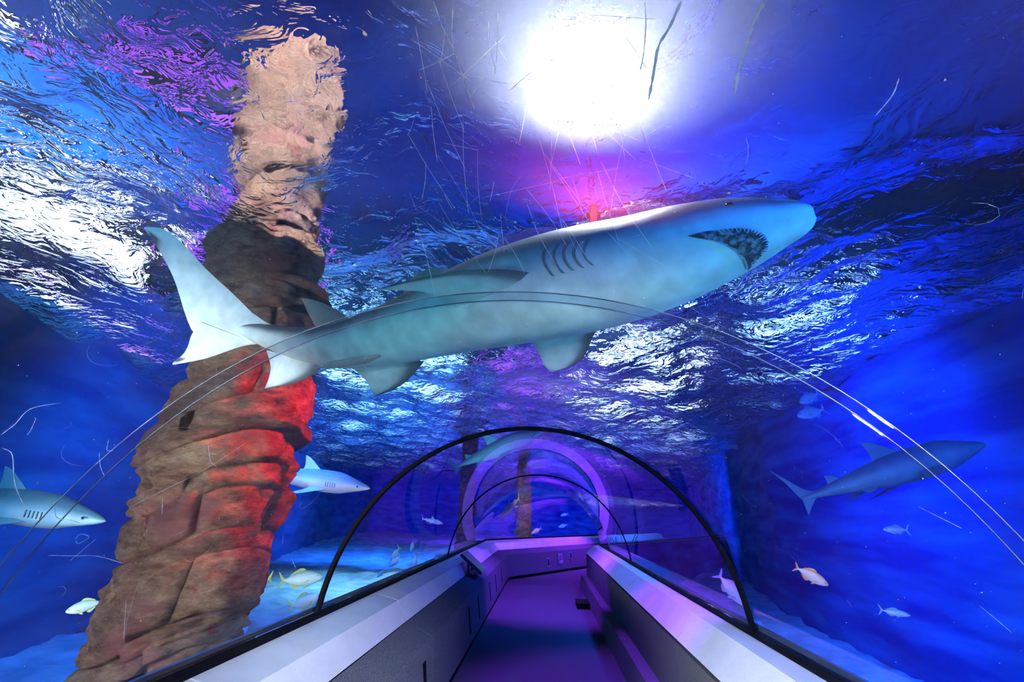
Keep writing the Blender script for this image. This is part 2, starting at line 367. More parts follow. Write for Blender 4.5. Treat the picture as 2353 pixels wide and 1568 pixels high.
# ------------------------------------------------------------------ tank shell
LW = [(-5.6, -3), (-5.6, 1), (-5.7, 4), (-7.0, 8), (-9, 16), (-13, 30), (-15, 44)]
RW = [(4.7, -3), (4.7, 1), (4.7, 6), (5.2, 12), (7.5, 22), (10, 34), (12, 44)]
def wall_strip(name, pts, label, out, wm, z0=-0.3, z1=SURF+0.12):
    v = []; f = []; nz = 18; fine = []
    for (a, b) in zip(pts[:-1], pts[1:]):
        n = max(2, int(math.hypot(b[0]-a[0], b[1]-a[1])/0.35))
        fine += [(a[0]+(b[0]-a[0])*i/n, a[1]+(b[1]-a[1])*i/n) for i in range(n)]
    fine.append(pts[-1])
    for (x, y) in fine:
        for k in range(nz+1):
            z = z0+(z1-z0)*k/nz
            d = noise.noise(Vector((x*0.5, y*0.5, z*1.1)))*0.14+noise.noise(Vector((x*1.6, y*1.6, z*3.0)))*0.06
            v.append((x+out*(d), y, z))
    m_ = nz+1
    nf = len(fine)
    v += [(x+out*0.9, y, z) for (x, y) in (fine[0], fine[-1]) for z in (z0, z1)]
    for i in range(nf-1):
        for k in range(nz): f.append((i*m_+k, (i+1)*m_+k, (i+1)*m_+k+1, i*m_+k+1))
    o = mesh_obj(name, v[:nf*m_], f, M[wm], None, True)
    return tag(o, label, kind='structure')
wall_strip('wall_tank_left', LW, 'uneven blue wall on the left of the tank', -1, 'tankwall_left')
wall_strip('wall_tank_right', RW, 'uneven blue wall on the right of the tank', 1, 'tankwall')
o = MB().box((-1.5, 44.2, 2), (14.5, 0.2, 2.6)).build('wall_tank_far', M['tankwall']); tag(o, 'far blue wall of the tank', kind='structure')
o = MB().box((-0.5, -3.1, 2.2), (6, 0.1, 2.8)).build('wall_tank_near', M['tankwall']); tag(o, 'blue tank wall behind the viewer', kind='structure')
# seabed with humps
def seabed():
    xs = np.concatenate([np.linspace(-16, -6, 18), np.linspace(-5.7, -1.7, 34), np.linspace(-1.4, 1.4, 4), np.linspace(1.7, 4.9, 26), np.linspace(5.2, 13, 14)])
    ys = np.concatenate([np.linspace(-3.2, 16, 130), np.linspace(16.4, 45, 60)])
    v = []
    for y in ys:
        for x in xs:
            z = -0.28+0.16*noise.noise(Vector((x*0.8, y*0.8, 3)))+0.10*noise.noise(Vector((x*2.4, y*2.4, 7)))
            v.append((x, y, min(z, -0.13) if abs(x) < 1.6 or y > 12 else z))
    n = len(xs); f = [(j*n+i, j*n+i+1, (j+1)*n+i+1, (j+1)*n+i) for j in range(len(ys)-1) for i in range(n-1)]
    o = mesh_obj('seabed', v, f, M['sand'], None, True); tag(o, 'pale sandy bed of the tank', kind='structure')
seabed()
# hall above the water
def hall():
    mb = MB(); z0, z1 = SURF-0.1, 6.6
    o = MB().box((-1.5, 20, z1), (26, 30, 0.1)).build('ceiling', M['ceiling']); tag(o, 'dark blue hall ceiling above the water', kind='structure')
    for nm, c, h in (('wall_hall_left', (-17, 20, 5.1), (0.1, 30, 1.5)), ('wall_hall_right', (13.5, 20, 5.1), (0.1, 30, 1.5)), ('wall_hall_far', (-1.5, 46, 5.1), (16, 0.1, 1.5)), ('wall_hall_near', (-1.5, -9, 5.1), (16, 0.1, 1.5))):
        tag(MB().box(c, h).build(nm, M['ceiling']), 'dark blue wall of the hall above the water', kind='structure')
hall()
spot('hall_lamp_blue', (3.0, 9, 5.0), (1.5, 4, 6.6), BLUE, 2600, 165)
spot('hall_lamp_pillar', (-0.9, 1.2, 5.8), (-2.25, 3.4, 4.5), (1.0, 0.93, 0.92), 4500, 60)
spot('hall_lamp_left', (-9.0, 6, 4.6), (-8, 6, 6.6), TEAL, 1500, 160)

# water surface
def water():
    def ax(lo, hi, c, d0, g):
        p = [c]; d = d0
        while p[-1] < hi: p.append(p[-1]+d); d = d0+g*abs(p[-1]-c)
        q = [c]; d = d0
        while q[-1] > lo: q.append(q[-1]-d); d = d0+g*abs(q[-1]-c)
        return np.array(q[::-1][:-1]+p)
    xs = ax(-17, 13.4, 0, 0.055, 0.010); ys = ax(-3.2, 45.8, 2.0, 0.055, 0.009)
    X, Y = np.meshgrid(xs, ys); Z = np.zeros_like(X)
    for i in range(46):
        lam = math.exp(RNG.uniform(math.log(0.28), math.log(2.4))); a = RNG.normal(0.5, 0.9); k = 2*math.pi/lam
        amp = 0.016*lam**1.0*RNG.uniform(0.5, 1.2)
        ph = RNG.uniform(0, 6.28); bend = 0.5*np.sin(X*0.6+Y*0.45+RNG.uniform(0, 6))
        arg = k*(X*math.cos(a)+Y*math.sin(a))+ph+bend
        Z += amp*np.sin(arg)*(0.5+0.5*np.sin(0.35*X+0.28*Y+RNG.uniform(0, 6)))
    n = len(xs); m_ = len(ys)
    v = np.stack([X, Y, SURF+Z], -1).reshape(-1, 3)
    i = np.arange(m_-1)[:, None]*n+np.arange(n-1)[None]
    f = np.stack([i, i+1, i+n+1, i+n], -1).reshape(-1, 4)
    me = bpy.data.meshes.new('water_surface'); me.from_pydata(v.tolist(), [], f.tolist()); me.materials.append(M['water'])
    me.polygons.foreach_set('use_smooth', [True]*len(me.polygons))
    o = bpy.data.objects.new('water_surface', me); COL.objects.link(o); tag(o, 'rippling water surface seen from below', kind='structure')
water()
# ------------------------------------------------------------------ lamps
def floodlight(name, label, c, size, col, strength, target, cat='lamp', rim=0.05, depth=0.12, hr=0.012):
    """box floodlight: housing, lens that glows, bracket"""
    root = empty(name, c); tag(root, label, cat)
    q = (Vector(target)-Vector(c)).to_track_quat('-Z', 'Y').to_matrix()
    hb = MB()
    w2, h2 = size[0]/2, size[1]/2
    hb.box(q @ Vector((0, 0, depth/2+0.012)), (w2+rim, h2+rim, depth/2), q)
    for sx, sy, a, b in ((-1, 0, rim/2, h2+rim), (1, 0, rim/2, h2+rim), (0, -1, w2, rim/2), (0, 1, w2, rim/2)):
        hb.box(q @ Vector((sx*(w2+rim/2), sy*(h2+rim/2), 0)), (a, b, 0.012), q)
    for k in range(5): hb.box(q @ Vector((0, -h2+size[1]*k/4, depth+0.03)), (w2*0.9, 0.008, 0.02), q)
    hb.build('housing', M['housing'], root)
    m = emit(name+'_lens', col, strength)
    MB().box(q @ Vector((0, 0, 0.004)), (w2, h2, 0.006), q).build('lens', m, root)
    br = MB()
    for sx in (-1, 1): br.box(q @ Vector((sx*(w2+rim+0.012), 0, depth*0.9)), (0.008, 0.02, depth*0.8), q)
    br.box(q @ Vector((0, 0, depth*1.75)), (w2+rim+0.02, 0.02, 0.008), q)
    br.build('bracket', M['housing'], root)
    for k, sx in enumerate((-0.6, 0.6)):
        a = Vector(c)+q @ Vector((sx*w2, 0, depth*1.7))
        MB().cyl(a-Vector(c), Vector((a.x, a.y, 6.5))-Vector(c), hr, hr, 6).build('hanger', M['housing'], root)
    return root
p = atz(1350, 200, SURF)+Vector((0.02, 0.27, 0.30))
floodlight('floodlight', 'blinding white floodlight hanging above the vault', p, (0.42, 0.62), (0.86, 0.93, 1.0), 90, p+Vector((0.0, -0.35, -1)), rim=0.004)
p = at(1364, 495, 3.35)
floodlight('spot_lamp', 'small red lamp glowing just above the back of the big shark', p, (0.045, 0.12), (1.0, 0.02, 0.05), 5, CAM+Vector((0.3, 0.4, 0)), rim=0.006, depth=0.05, hr=0.003)
# glowing panels added above the water to give its surface glitter
for lab, c, sz, col, st, tg in (
    ('wide white glow panel added above the water on the left', (-9.5, 6.5, 5.1), (5.0, 1.6), (0.80, 0.92, 1.0), 3.2, (-3, 2.5, 3.7)),
    ('violet glow panel added above the water beside the pillar', (-5.2, 7.5, 5.5), (2.6, 0.9), (0.30, 0.07, 1.0), 1.7, (-3, 3, 3.7)),
    ('thin violet glow bar added above the water, nearest the pillar', (-3.6, 3.9, 5.7), (2.2, 0.12), (0.30, 0.07, 1.0), 1.6, (-3, 1.5, 3.7)),
    ('thin violet glow bar added above the water, left of the nearest one', (-4.6, 4.2, 5.7), (2.4, 0.14), (0.34, 0.10, 1.0), 1.8, (-3, 1.5, 3.7)),
    ('thin white glow bar added above the water at the upper left', (-6.3, 2.6, 6.0), (2.6, 0.16), (0.8, 0.92, 1.0), 3, (-3, 1.5, 3.7)),
    ('low violet glow panel added far out on the left above the water', (-14.5, 12, 4.75), (6.0, 1.5), (0.42, 0.20, 1.0), 2.6, (-4, 4, 3.7)),
    ('pale blue glow panel added above the water down the tank', (3.5, 19, 4.9), (4.0, 1.6), (0.55, 0.8, 1.0), 9, (1, 8, 3.7)),
    ('violet glow panel added above the water down the tank', (-1.0, 20, 4.9), (2.5, 1.6), (0.30, 0.09, 1.0), 2.0, (0, 8, 3.7)),
    ('cyan glow panel added above the water down the tank, left of the violet one', (-6.0, 18, 4.9), (4.5, 1.6), (0.25, 0.65, 1.0), 8, (0, 8, 3.7)),
    ('long pale violet glow panel added at the far end above the water', (-1.0, 38, 4.8), (12.0, 1.8), (0.45, 0.35, 1.0), 4, (0, 8, 3.7)),
    ('cyan glow panel added far down the tank on the left above the water', (-9, 28, 4.8), (8.0, 1.8), (0.35, 0.75, 1.0), 6, (0, 8, 3.7)),
    ('lavender glow panel added far down the tank on the right above the water', (6, 30, 4.8), (6.0, 1.8), (0.5, 0.45, 1.0), 5, (0, 8, 3.7)),
    ('blue glow panel added above the water on the right', (7.5, 14, 5.2), (3.0, 1.0), (0.2, 0.45, 1.0), 6, (2, 5, 3.7))):
    floodlight('glow_panel', lab, c, sz, col, st, tg, rim=0.1)

# ------------------------------------------------------------------ rock pillars
def interp(t, tab):
    for (a, va), (b, vb) in zip(tab[:-1], tab[1:]):
        if t <= b: return va+(vb-va)*max(0, min(1, (t-a)/(b-a)))
    return tab[-1][1]
def stone(root, ax, rad, off, a0, a1, z0, z1, seed, tilt, amp=1.0, nu=9, nv=6):
    """one ledge stone: curved block with broken outer face"""
    v = []; f = []
    pr = random.Random(seed); bulge = pr.uniform(-0.025, 0.05)*amp; lean = pr.uniform(-0.045, 0.05)*amp
    sd = Vector((pr.uniform(0, 50), pr.uniform(0, 50), pr.uniform(0, 50)))
    for j in range(nv+1):
        vj = j/nv
        for i in range(nu+1):
            ui = i/nu; a = a0+(a1-a0)*ui
            edge = min(ui, 1-ui)*4; edv = min(vj, 1-vj)*4
            e = (1-min(1, edge*1.6))**2*0.03+(1-min(1, edv*1.5))**2*0.04
            zz = z0+(z1-z0)*vj
            r = rad(zz)
            dx, dy = math.cos(a), math.sin(a)
            q = Vector((dx*r*2.2, dy*r*2.2, zz*3.2))+sd
            r += bulge+lean*(vj-0.5)*2-e*amp+amp*(noise.noise(q*1.1)*0.06+noise.noise(q*2.7)*0.032+noise.noise(q*6)*0.020+noise.noise(q*13)*0.011)
            o = off(zz)
            v.append((ax[0]+o[0]+dx*r, ax[1]+o[1]+dy*r, zz+tilt(a, r)+0.02*noise.noise(Vector((a*2, z0*3, vj)))))
    nF = (nu+1)*(nv+1)
    for j in (0, nv):
        for i in range(nu+1):
            zz = z0+(z1-z0)*(j/nv); a = a0+(a1-a0)*i/nu; r = rad(zz)*0.7; o = off(zz)
            v.append((ax[0]+o[0]+math.cos(a)*r, ax[1]+o[1]+math.sin(a)*r, zz+tilt(a, r)))
    for j in range(nv):
        for i in range(nu): k = j*(nu+1)+i; f.append((k, k+1, k+nu+2, k+nu+1))
    n = nu+1
    for i in range(nu):
        f.append((i, nF+i, nF+i+1, i+1)); k = nv*n+i; f.append((k, k+1, nF+n+i+1, nF+n+i))
    for i in (0, nu):
        f.append([j*n+i for j in range(nv+1)]+[nF+n+i, nF+i])
    o = mesh_obj('rock_slab', v, f, M['rock'], root, True)
    o.data.set_sharp_from_angle(angle=R(50)); return o
def pillar(name, label, ax, z0, z1, rtab, otab, layers, seed, cam_dir, amp=1.0, detail=True, nst=(3, 4)):
    root = empty(name, (0, 0, 0)); tag(root, label, 'rock pillar', 'rock pillars in the tank')
    pr = random.Random(seed)
    side = Vector((cam_dir[1], -cam_dir[0]))
    rad = lambda z: interp(z, rtab)
    off = lambda z: (side.x*interp(z, otab), side.y*interp(z, otab))
    ph = pr.uniform(0, 6)
    tilt = lambda a, r: 0.22*r*math.sin(a+ph)+0.05*math.sin(2*a+ph*2)
    # core
    v = []; f = []; n = 20; nz = 24
    for k in range(nz+1):
        z = z0+(z1-z0)*k/nz
        for i in range(n):
            a = 2*math.pi*i/n; r = rad(z)*0.86; o = off(z); v.append((ax[0]+o[0]+r*math.cos(a), ax[1]+o[1]+r*math.sin(a), z))
    f = [(k*n+i, k*n+(i+1) % n, (k+1)*n+(i+1) % n, (k+1)*n+i) for k in range(nz) for i in range(n)]+[list(range(n)), [nz*n+i for i in range(n)]]
    mesh_obj('core', v, f, M['rock'], root, True)
    z = z0; i = 0
    hs = []
    while z < z1-0.05:
        h = layers[0]+(layers[1]-layers[0])*pr.random()**1.7; hs.append((z, min(z1, z+h))); z += h
    for li, (a, b) in enumerate(hs):
        n = pr.randint(*nst); cuts = sorted(pr.uniform(0, 2*math.pi) for _ in range(1)); st = cuts[0]
        ws = [pr.uniform(0.6, 1.4) for _ in range(n)]; tot = sum(ws); acc = st
        for wd in ws:
            da = 2*math.pi*wd/tot
            dz = pr.uniform(-0.03, 0.03)
            stone(root, ax, rad, off, acc+0.006, acc+da-0.006, a+dz, b+dz+0.012, seed*1000+li*10+int(wd*100), tilt, amp, 28 if detail else 6, 12 if detail else 3)
            acc += da
    return root
AX = (-2.27, 3.47)
RTAB = [(-0.4, 0.50), (0.56, 0.45), (0.87, 0.455), (1.07, 0.44), (1.34, 0.44), (1.63, 0.46), (1.84, 0.50), (2.09, 0.52), (2.43, 0.46), (2.61, 0.44), (3.15, 0.43), (3.54, 0.41), (3.83, 0.36), (4.3, 0.38), (5.4, 0.42)]
OTAB = [(-0.4, -0.04), (0.87, -0.04), (1.07, 0.0), (1.34, 0.04), (1.84, 0.06), (2.09, 0.06), (2.43, 0.12), (2.7, 0.12), (3.15, 0.09), (3.5, 0.03), (5.4, 0.0)]
cdv = Vector((AX[0]-CAM.x, AX[1])).normalized()
pillar('rock_pillar', 'big brown layered rock pillar standing beside the vault, red light on its right side', AX, -0.4, 5.4, [(z, r-0.015) for z, r in RTAB], OTAB, (0.07, 0.34), 3, cdv, 1.0, True, (3, 5))

# ------------------------------------------------------------------ sharks
def smooth_tab(tab, n):
    """Catmull-Rom through rows of numbers"""
    P = [np.array(r, float) for r in tab]; out = []
    P = [2*P[0]-P[1]]+P+[2*P[-1]-P[-2]]
    segs = len(P)-3
    for k in range(n+1):
        s = k/n*segs; i = min(int(s), segs-1); t = s-i
        a, b, c, d = P[i:i+4]
        out.append(0.5*((2*b)+(-a+c)*t+(2*a-5*b+4*c-d)*t*t+(-a+3*b-3*c+d)*t**3))
    return out
def loft(mb, rings, mi=0, cap0=True, cap1=True):
    n = len(rings[0]); v = [p for r_ in rings for p in r_]; f = []
    for k in range(len(rings)-1):
        for i in range(n): f.append((k*n+i, k*n+(i+1) % n, (k+1)*n+(i+1) % n, (k+1)*n+i))
    if cap0: f.append(list(range(n))[::-1])
    if cap1: f.append([(len(rings)-1)*n+i for i in range(n)])
    mb.add(v, f, mi)
def fin(mb, lead, trail, thick, mi=0, n=14, m_=8):
    """lens-section fin between a leading and a trailing edge (root to tip)"""
    A = [Vector(a) for a in smooth_tab(lead, n)]; B = [Vector(b) for b in smooth_tab(trail, n)]
    rings = []
    span = (A[-1]-A[0])
    nrm = span.cross(B[0]-A[0]).normalized()
    for k in range(n+1):
        a, b = A[k], B[k]; th = thick*(1-0.93*(k/n)**0.8)*0.5
        ring = []
        for i in range(m_+1):
            t = i/m_; w_ = math.sin(math.pi*t**0.7)**0.8*th
            ring.append(a.lerp(b, t)+nrm*w_)
        for i in range(m_-1, 0, -1):
            t = i/m_; w_ = math.sin(math.pi*t**0.7)**0.8*th
            ring.append(a.lerp(b, t)-nrm*w_)
        rings.append(ring)
    loft(mb, rings, mi)
    return nrm
M['shark'] = vcol('shark_skin', 0.45, 0.35, 0.32, 11)
def paint(o, fn):
    ca = o.data.color_attributes.new('Col', 'FLOAT_COLOR', 'POINT')
    buf = []
    for v in o.data.vertices: buf += [*fn(v.index, v.co, v.normal), 1]
    ca.data.foreach_set('color', buf)
def lerp3(a, b, t): t = max(0, min(1, t)); return tuple(x+(y-x)*t for x, y in zip(a, b))
def sst(a, b, x): t = max(0, min(1, (x-a)/(b-a))); return t*t*(3-2*t)
DEEP = 1.085
BELLY = (0.60, 0.82, 0.83); BACK = (0.10, 0.135, 0.15)
def big_shark():
    # px, py, half width in px, depth
    S = [(1869, 494, 5, 1.50), (1862, 497, 27, 1.505), (1838, 504, 42, 1.51), (1800, 514, 55, 1.52), (1740, 531, 76, 1.55), (1660, 555, 96, 1.6), (1560, 588, 112, 1.66), (1450, 622, 120, 1.74), (1340, 648, 124, 1.82),
         (1230, 672, 119, 1.9), (1120, 700, 107, 1.98), (1020, 732, 90, 2.07), (940, 759, 77, 2.16), (860, 782, 66, 2.25), (780, 797, 53, 2.34), (700, 793, 40, 2.43), (640, 780, 31, 2.5), (585, 765, 22, 2.56), (545, 755, 12, 2.6)]
    rows = []
    for x, y, h, t in S:
        t *= DEEP; p = at(x, y, t); rows.append((*p, h*t/F))
    SM = smooth_tab(rows, 90)
    C_ = [Vector(r_[:3]) for r_ in SM]; rings = []; n = 36; frames = []
    for k, r_ in enumerate(SM):
        d = (C_[min(k+1, 90)]-C_[max(k-1, 0)]).normalized()      # towards the tail
        side = Vector((0, 0, 1)).cross(d).normalized(); up = d.cross(side).normalized()
        frames.append((d, side, up)); rr = max(0.002, r_[3])
        head = sst(16, 0, k)
        ring = []
        for i in range(n):
            a = 2*math.pi*i/n
            ca, sa = math.cos(a), math.sin(a)
            wy = rr*(1.02+0.10*head); wz = rr*(1.0-0.12*head)
            ring.append(C_[k]+side*ca*wy+up*sa*wz*(0.94 if sa < 0 else 1.04))
        rings.append(ring)
    mb = MB(); loft(mb, rings); nb = len(mb.v)
    body_v = list(mb.v); body_f = list(mb.f)
    marks = []
    def T(pts): return [tuple(at(x, y, t*DEEP)) for x, y, t in pts]
    def addfin(lead, trail, th, kind):
        k0 = len(mb.v); fin(mb, T(lead), T(trail), th); marks.append((k0, len(mb.v), kind))
    # near pectoral fin, swept back over the belly
    addfin([(1262, 640, 1.72), (1190, 622, 1.68), (1080, 620, 1.66), (960, 640, 1.68), (868, 664, 1.72)],
           [(1060, 716, 1.84), (1020, 690, 1.80), (975, 672, 1.77), (925, 668, 1.75), (869, 666, 1.73)], 0.045, 'pec')
    # far pectoral fin
    addfin([(1385, 740, 1.93), (1362, 775, 1.98), (1345, 815, 2.02), (1315, 843, 2.06), (1270, 856, 2.09)],
           [(1195, 765, 1.97), (1222, 790, 2.0), (1240, 815, 2.04), (1250, 838, 2.07), (1264, 855, 2.09)], 0.04, 'pec')
    # pelvic fins
    addfin([(905, 806, 2.12), (860, 815, 2.10), (800, 824, 2.11), (755, 832, 2.12), (727, 843, 2.13)],
           [(840, 836, 2.13), (830, 838, 2.12), (790, 845, 2.12), (750, 848, 2.13), (729, 846, 2.13)], 0.03, 'pelvic')
    addfin([(975, 830, 2.2), (955, 855, 2.24), (930, 880, 2.28), (895, 900, 2.31), (862, 911, 2.33)],
           [(800, 835, 2.33), (818, 853, 2.33), (838, 872, 2.33), (850, 890, 2.33), (860, 910, 2.33)], 0.035, 'pec')
    # first dorsal fin, mostly hidden behind the body
    addfin([(1060, 640, 2.06), (1025, 620, 2.12), (985, 618, 2.16), (955, 632, 2.2)],
           [(930, 700, 2.18), (930, 680, 2.2), (925, 660, 2.22), (945, 645, 2.22)], 0.04, 'dors')
    # second dorsal fin
    addfin([(825, 755, 2.36), (790, 722, 2.42), (750, 700, 2.46), (715, 688, 2.49), (694, 686, 2.5)],
           [(730, 765, 2.44), (722, 745, 2.46), (708, 720, 2.48), (700, 702, 2.5), (694, 689, 2.5)], 0.03, 'dors')
    # anal fin
    addfin([(745, 835, 2.42), (730, 855, 2.44), (700, 872, 2.47), (660, 886, 2.5), (610, 894, 2.53)],
           [(612, 805, 2.53), (618, 825, 2.53), (622, 845, 2.53), (618, 868, 2.53), (609, 891, 2.53)], 0.03, 'pec')
    # tail fin: long upper lobe and lower lobe
    addfin([(690, 770, 2.46), (600, 735, 2.54), (530, 670, 2.6), (475, 620, 2.66), (420, 560, 2.71), (375, 526, 2.74), (337, 522, 2.76)],
           [(520, 800, 2.6), (450, 770, 2.62), (425, 720, 2.64), (405, 655, 2.68), (385, 610, 2.72), (362, 570, 2.74), (333, 528, 2.76)], 0.035, 'tail')
    addfin([(600, 790, 2.54), (560, 795, 2.56), (520, 808, 2.58), (470, 825, 2.61), (398, 839, 2.64)],
           [(460, 740, 2.6), (440, 770, 2.61), (432, 795, 2.62), (420, 815, 2.63), (396, 835, 2.64)], 0.03, 'tail')
    root = empty('shark', tuple(C_[45])); tag(root, 'large pale-bellied shark gliding across above the vault', 'shark')
    o = mb.build('body', M['shark'], None, True); o.data.set_sharp_from_angle(angle=R(60))
    fk = {}
    for a, b, kd in marks:
        for i in range(a, b): fk[i] = (kd, i-a)
    def colr(i, co, nm):
        if i in fk:
            kd, j = fk[i]; ring = 16; sp = (j//ring)/14; pos = (j % ring); ch = (pos if pos <= 8 else 16-pos)/8
            dk = 0
            if kd == 'pec': dk = sst(0.34, 0.06, ch)*0.95 + sst(0.78, 1.0, sp)*0.6 + sst(0.9, 1.0, ch)*0.25
            if kd == 'dors': return (0.34, 0.38, 0.36)
            if kd == 'pelvic': return (0.20, 0.25, 0.24)
            if kd == 'tail': dk = 0.10*sst(0.3, 0.0, ch)+sst(0.8, 0.86, sp)*sst(0.45, 0.6, ch)*sst(1.0, 0.93, sp)*1.0
            return lerp3(BELLY, (0.03, 0.045, 0.06), dk)
        k = i//n; up = frames[k][2]; s = (co-C_[k]).dot(up)/max(1e-4, SM[k][3])
        wob = 0.10*noise.noise(co*6)
        tone = sst(-0.02+wob, 0.55+wob, s)
        return lerp3(BELLY, BACK, tone)
    paint(o, colr)
    bvh = BVHTree.FromPolygons(body_v, body_f)
    o.parent = root; o.matrix_parent_inverse = Matrix.Translation(-C_[45])
    def hit(px, py, lift=0.002):
        loc, nm, _, _ = bvh.ray_cast(CAM, ray(px, py).normalized())
        if loc is None: return None
        if nm.dot(ray(px, py)) > 0: nm = -nm
        return loc+nm*lift, nm
    # mouth: dark gape laid into the underside of the head
    def patch(name, top, bot, lift, material, par, n=24, m_=6):
        A = smooth_tab([(x, y, 0) for x, y in top], n); B = smooth_tab([(x, y, 0) for x, y in bot], n); v = []
        for k in range(n+1):
            for j in range(m_+1):
                t = j/m_; x, y = A[k][:2]*(1-t)+B[k][:2]*t
                h = hit(x, y, lift*math.sin(math.pi*min(1, max(0, t)))**0.5 if lift > 0 else lift)
                v.append(h[0] if h else v[-1])
        f = [(k*(m_+1)+j, k*(m_+1)+j+1, (k+1)*(m_+1)+j+1, (k+1)*(m_+1)+j) for k in range(n) for j in range(m_)]
        q = mesh_obj(name, v, f, material, None, True); q.parent = root; q.matrix_parent_inverse = Matrix.Translation(-C_[45])
        return q
    TOPM = [(1582, 542), (1615, 533), (1653, 528), (1690, 525), (1722, 527), (1748, 535), (1763, 550), (1765, 570), (1750, 588), (1718, 618)]
    BOTM = [(1582, 543), (1606, 548), (1631, 553), (1655, 560), (1676, 569), (1690, 578), (1700, 588), (1708, 597), (1713, 606), (1716, 619)]
    mouth = patch('mouth', TOPM, BOTM, 0.006, M['mouth'], root); mouth['label'] = 'dark open mouth'
    tb = MB()
    for edge, sgn in ((TOPM, 1), (BOTM, -1)):
        E_ = smooth_tab([(x, y, 0) for x, y in edge], 30)
        for k in range(6, 30, 1):
            x, y = E_[k][:2]; x2, y2 = E_[k][:2]*0.62+np.array((1700, 563))*0.38
            a = hit(x, y, 0.006); b = hit(x2, y2, 0.020)
            if a and b:
                d = (b[0]-a[0]); tb.cyl(a[0], a[0]+d*random.uniform(0.35, 0.8), 0.0035, 0.0006, 5)
    q = tb.build('teeth', M['teeth'], None); q.parent = root; q.matrix_parent_inverse = Matrix.Translation(-C_[45]); q['label'] = 'ragged pale teeth'
    # gill slits
    for k in range(5):
        x0 = 1250+k*23; cur = [(x0+6, 562-k*3), (x0-4, 582-k*3), (x0-3, 602-k*4), (x0+8, 622-k*5), (x0+18, 634-k*6)]
        patch('gill_slit', cur, [(x+8, y+1) for x, y in cur], 0.004, M['gill'], root, 12, 2)
    # eye on the near side of the head
    h = hit(1676, 470, 0.0)
    if h:
        e = MB(); c = h[0]; rings = []
        u = h[1].orthogonal().normalized(); w_ = h[1].cross(u)
        for j in range(7):
            a = math.pi/2*j/6; rings.append([c+h[1]*0.006*math.sin(a)+(u*math.cos(b*math.pi/6)+w_*math.sin(b*math.pi/6))*max(0.0003, 0.012*math.cos(a)) for b in range(12)])
        loft(e, rings); q = e.build('eye', M['eye'], None, True); q.parent = root; q.matrix_parent_inverse = Matrix.Translation(-C_[45])
M['mouth'] = pbr('mouth_flesh', (0.010, 0.018, 0.028), 0.6, 60, (0.22, 0.27, 0.30), 0.8, 70, lo=0.42, hi=0.62)
M['teeth'] = pbr('tooth', (0.45, 0.5, 0.5), 0.4, 40, (0.6, 0.62, 0.6))
M['gill'] = pbr('gill_dark', (0.10, 0.17, 0.20), 0.7, 40, (0.17, 0.26, 0.29))
M['eye'] = pbr('eye_black', (0.005, 0.006, 0.008), 0.1, 20, (0.01, 0.012, 0.015), spec=0.8)
big_shark()
# ------------------------------------------------------------------ generic animals (unit length, nose at +X)
def shark_mesh(name, bend, back, belly, mottled=None):
    mb = MB(); n = 18
    T_ = [(0.50, 0.003), (0.475, 0.017), (0.42, 0.034), (0.34, 0.056), (0.26, 0.077), (0.14, 0.082), (0.0, 0.076), (-0.14, 0.058), (-0.26, 0.036), (-0.34, 0.021), (-0.40, 0.015), (-0.44, 0.008)]
    by = lambda x: bend*(math.sin((x+0.1)*3.0)*0.10)
    SM = smooth_tab(T_, 40); rings = []
    for x, r_ in SM:
        rings.append([Vector((x, by(x)+math.cos(a)*r_*0.95, math.sin(a)*r_*(0.9 if math.sin(a) < 0 else 1.05))) for a in [2*math.pi*i/n for i in range(n)]])
    loft(mb, rings)
    def P(x, y, z): return (x, y+by(x), z)
    for s in (-1, 1):
        fin(mb, [P(0.20, s*0.05, -0.035), P(0.13, s*0.12, -0.055), P(0.05, s*0.185, -0.075), P(-0.02, s*0.22, -0.085)], [P(0.06, s*0.05, -0.035), P(0.045, s*0.10, -0.05), P(0.005, s*0.16, -0.07), P(-0.022, s*0.215, -0.085)], 0.018, 1, 8, 5)
        fin(mb, [P(-0.10, s*0.03, -0.04), P(-0.15, s*0.07, -0.06), P(-0.19, s*0.09, -0.065)], [P(-0.19, s*0.02, -0.03), P(-0.19, s*0.05, -0.05), P(-0.195, s*0.088, -0.065)], 0.012, 1, 6, 4)
    fin(mb, [P(0.10, 0, 0.07), P(0.04, 0, 0.12), P(-0.01, 0, 0.16), P(-0.05, 0, 0.175)], [P(-0.06, 0, 0.06), P(-0.045, 0, 0.09), P(-0.045, 0, 0.13), P(-0.053, 0, 0.172)], 0.016, 1, 8, 5)
    fin(mb, [P(-0.22, 0, 0.035), P(-0.25, 0, 0.06), P(-0.285, 0, 0.075)], [P(-0.30, 0, 0.02), P(-0.29, 0, 0.045), P(-0.29, 0, 0.073)], 0.01, 1, 6, 4)
    fin(mb, [P(-0.36, 0, 0.015), P(-0.41, 0, 0.04), P(-0.46, 0, 0.10), P(-0.52, 0, 0.17)], [P(-0.44, 0, -0.01), P(-0.455, 0, 0.02), P(-0.48, 0, 0.09), P(-0.523, 0, 0.166)], 0.012, 1, 8, 5)
    fin(mb, [P(-0.37, 0, -0.01), P(-0.41, 0, -0.04), P(-0.45, 0, -0.08)], [P(-0.44, 0, 0.01), P(-0.445, 0, -0.02), P(-0.453, 0, -0.078)], 0.01, 1, 6, 4)
    me_o = mb.build(name, M['shark_small'], None, True); me_o.data.set_sharp_from_angle(angle=R(60))
    nb = 41*n
    def cf(i, co, nm):
        if i >= nb: return lerp3(belly, back, 0.55)
        return lerp3(belly, back, sst(-0.15, 0.55, nm.z))
    paint(me_o, cf); return me_o
M['shark_small'] = vcol('small_shark_skin', 0.5, 0.3, 0.2, 12)
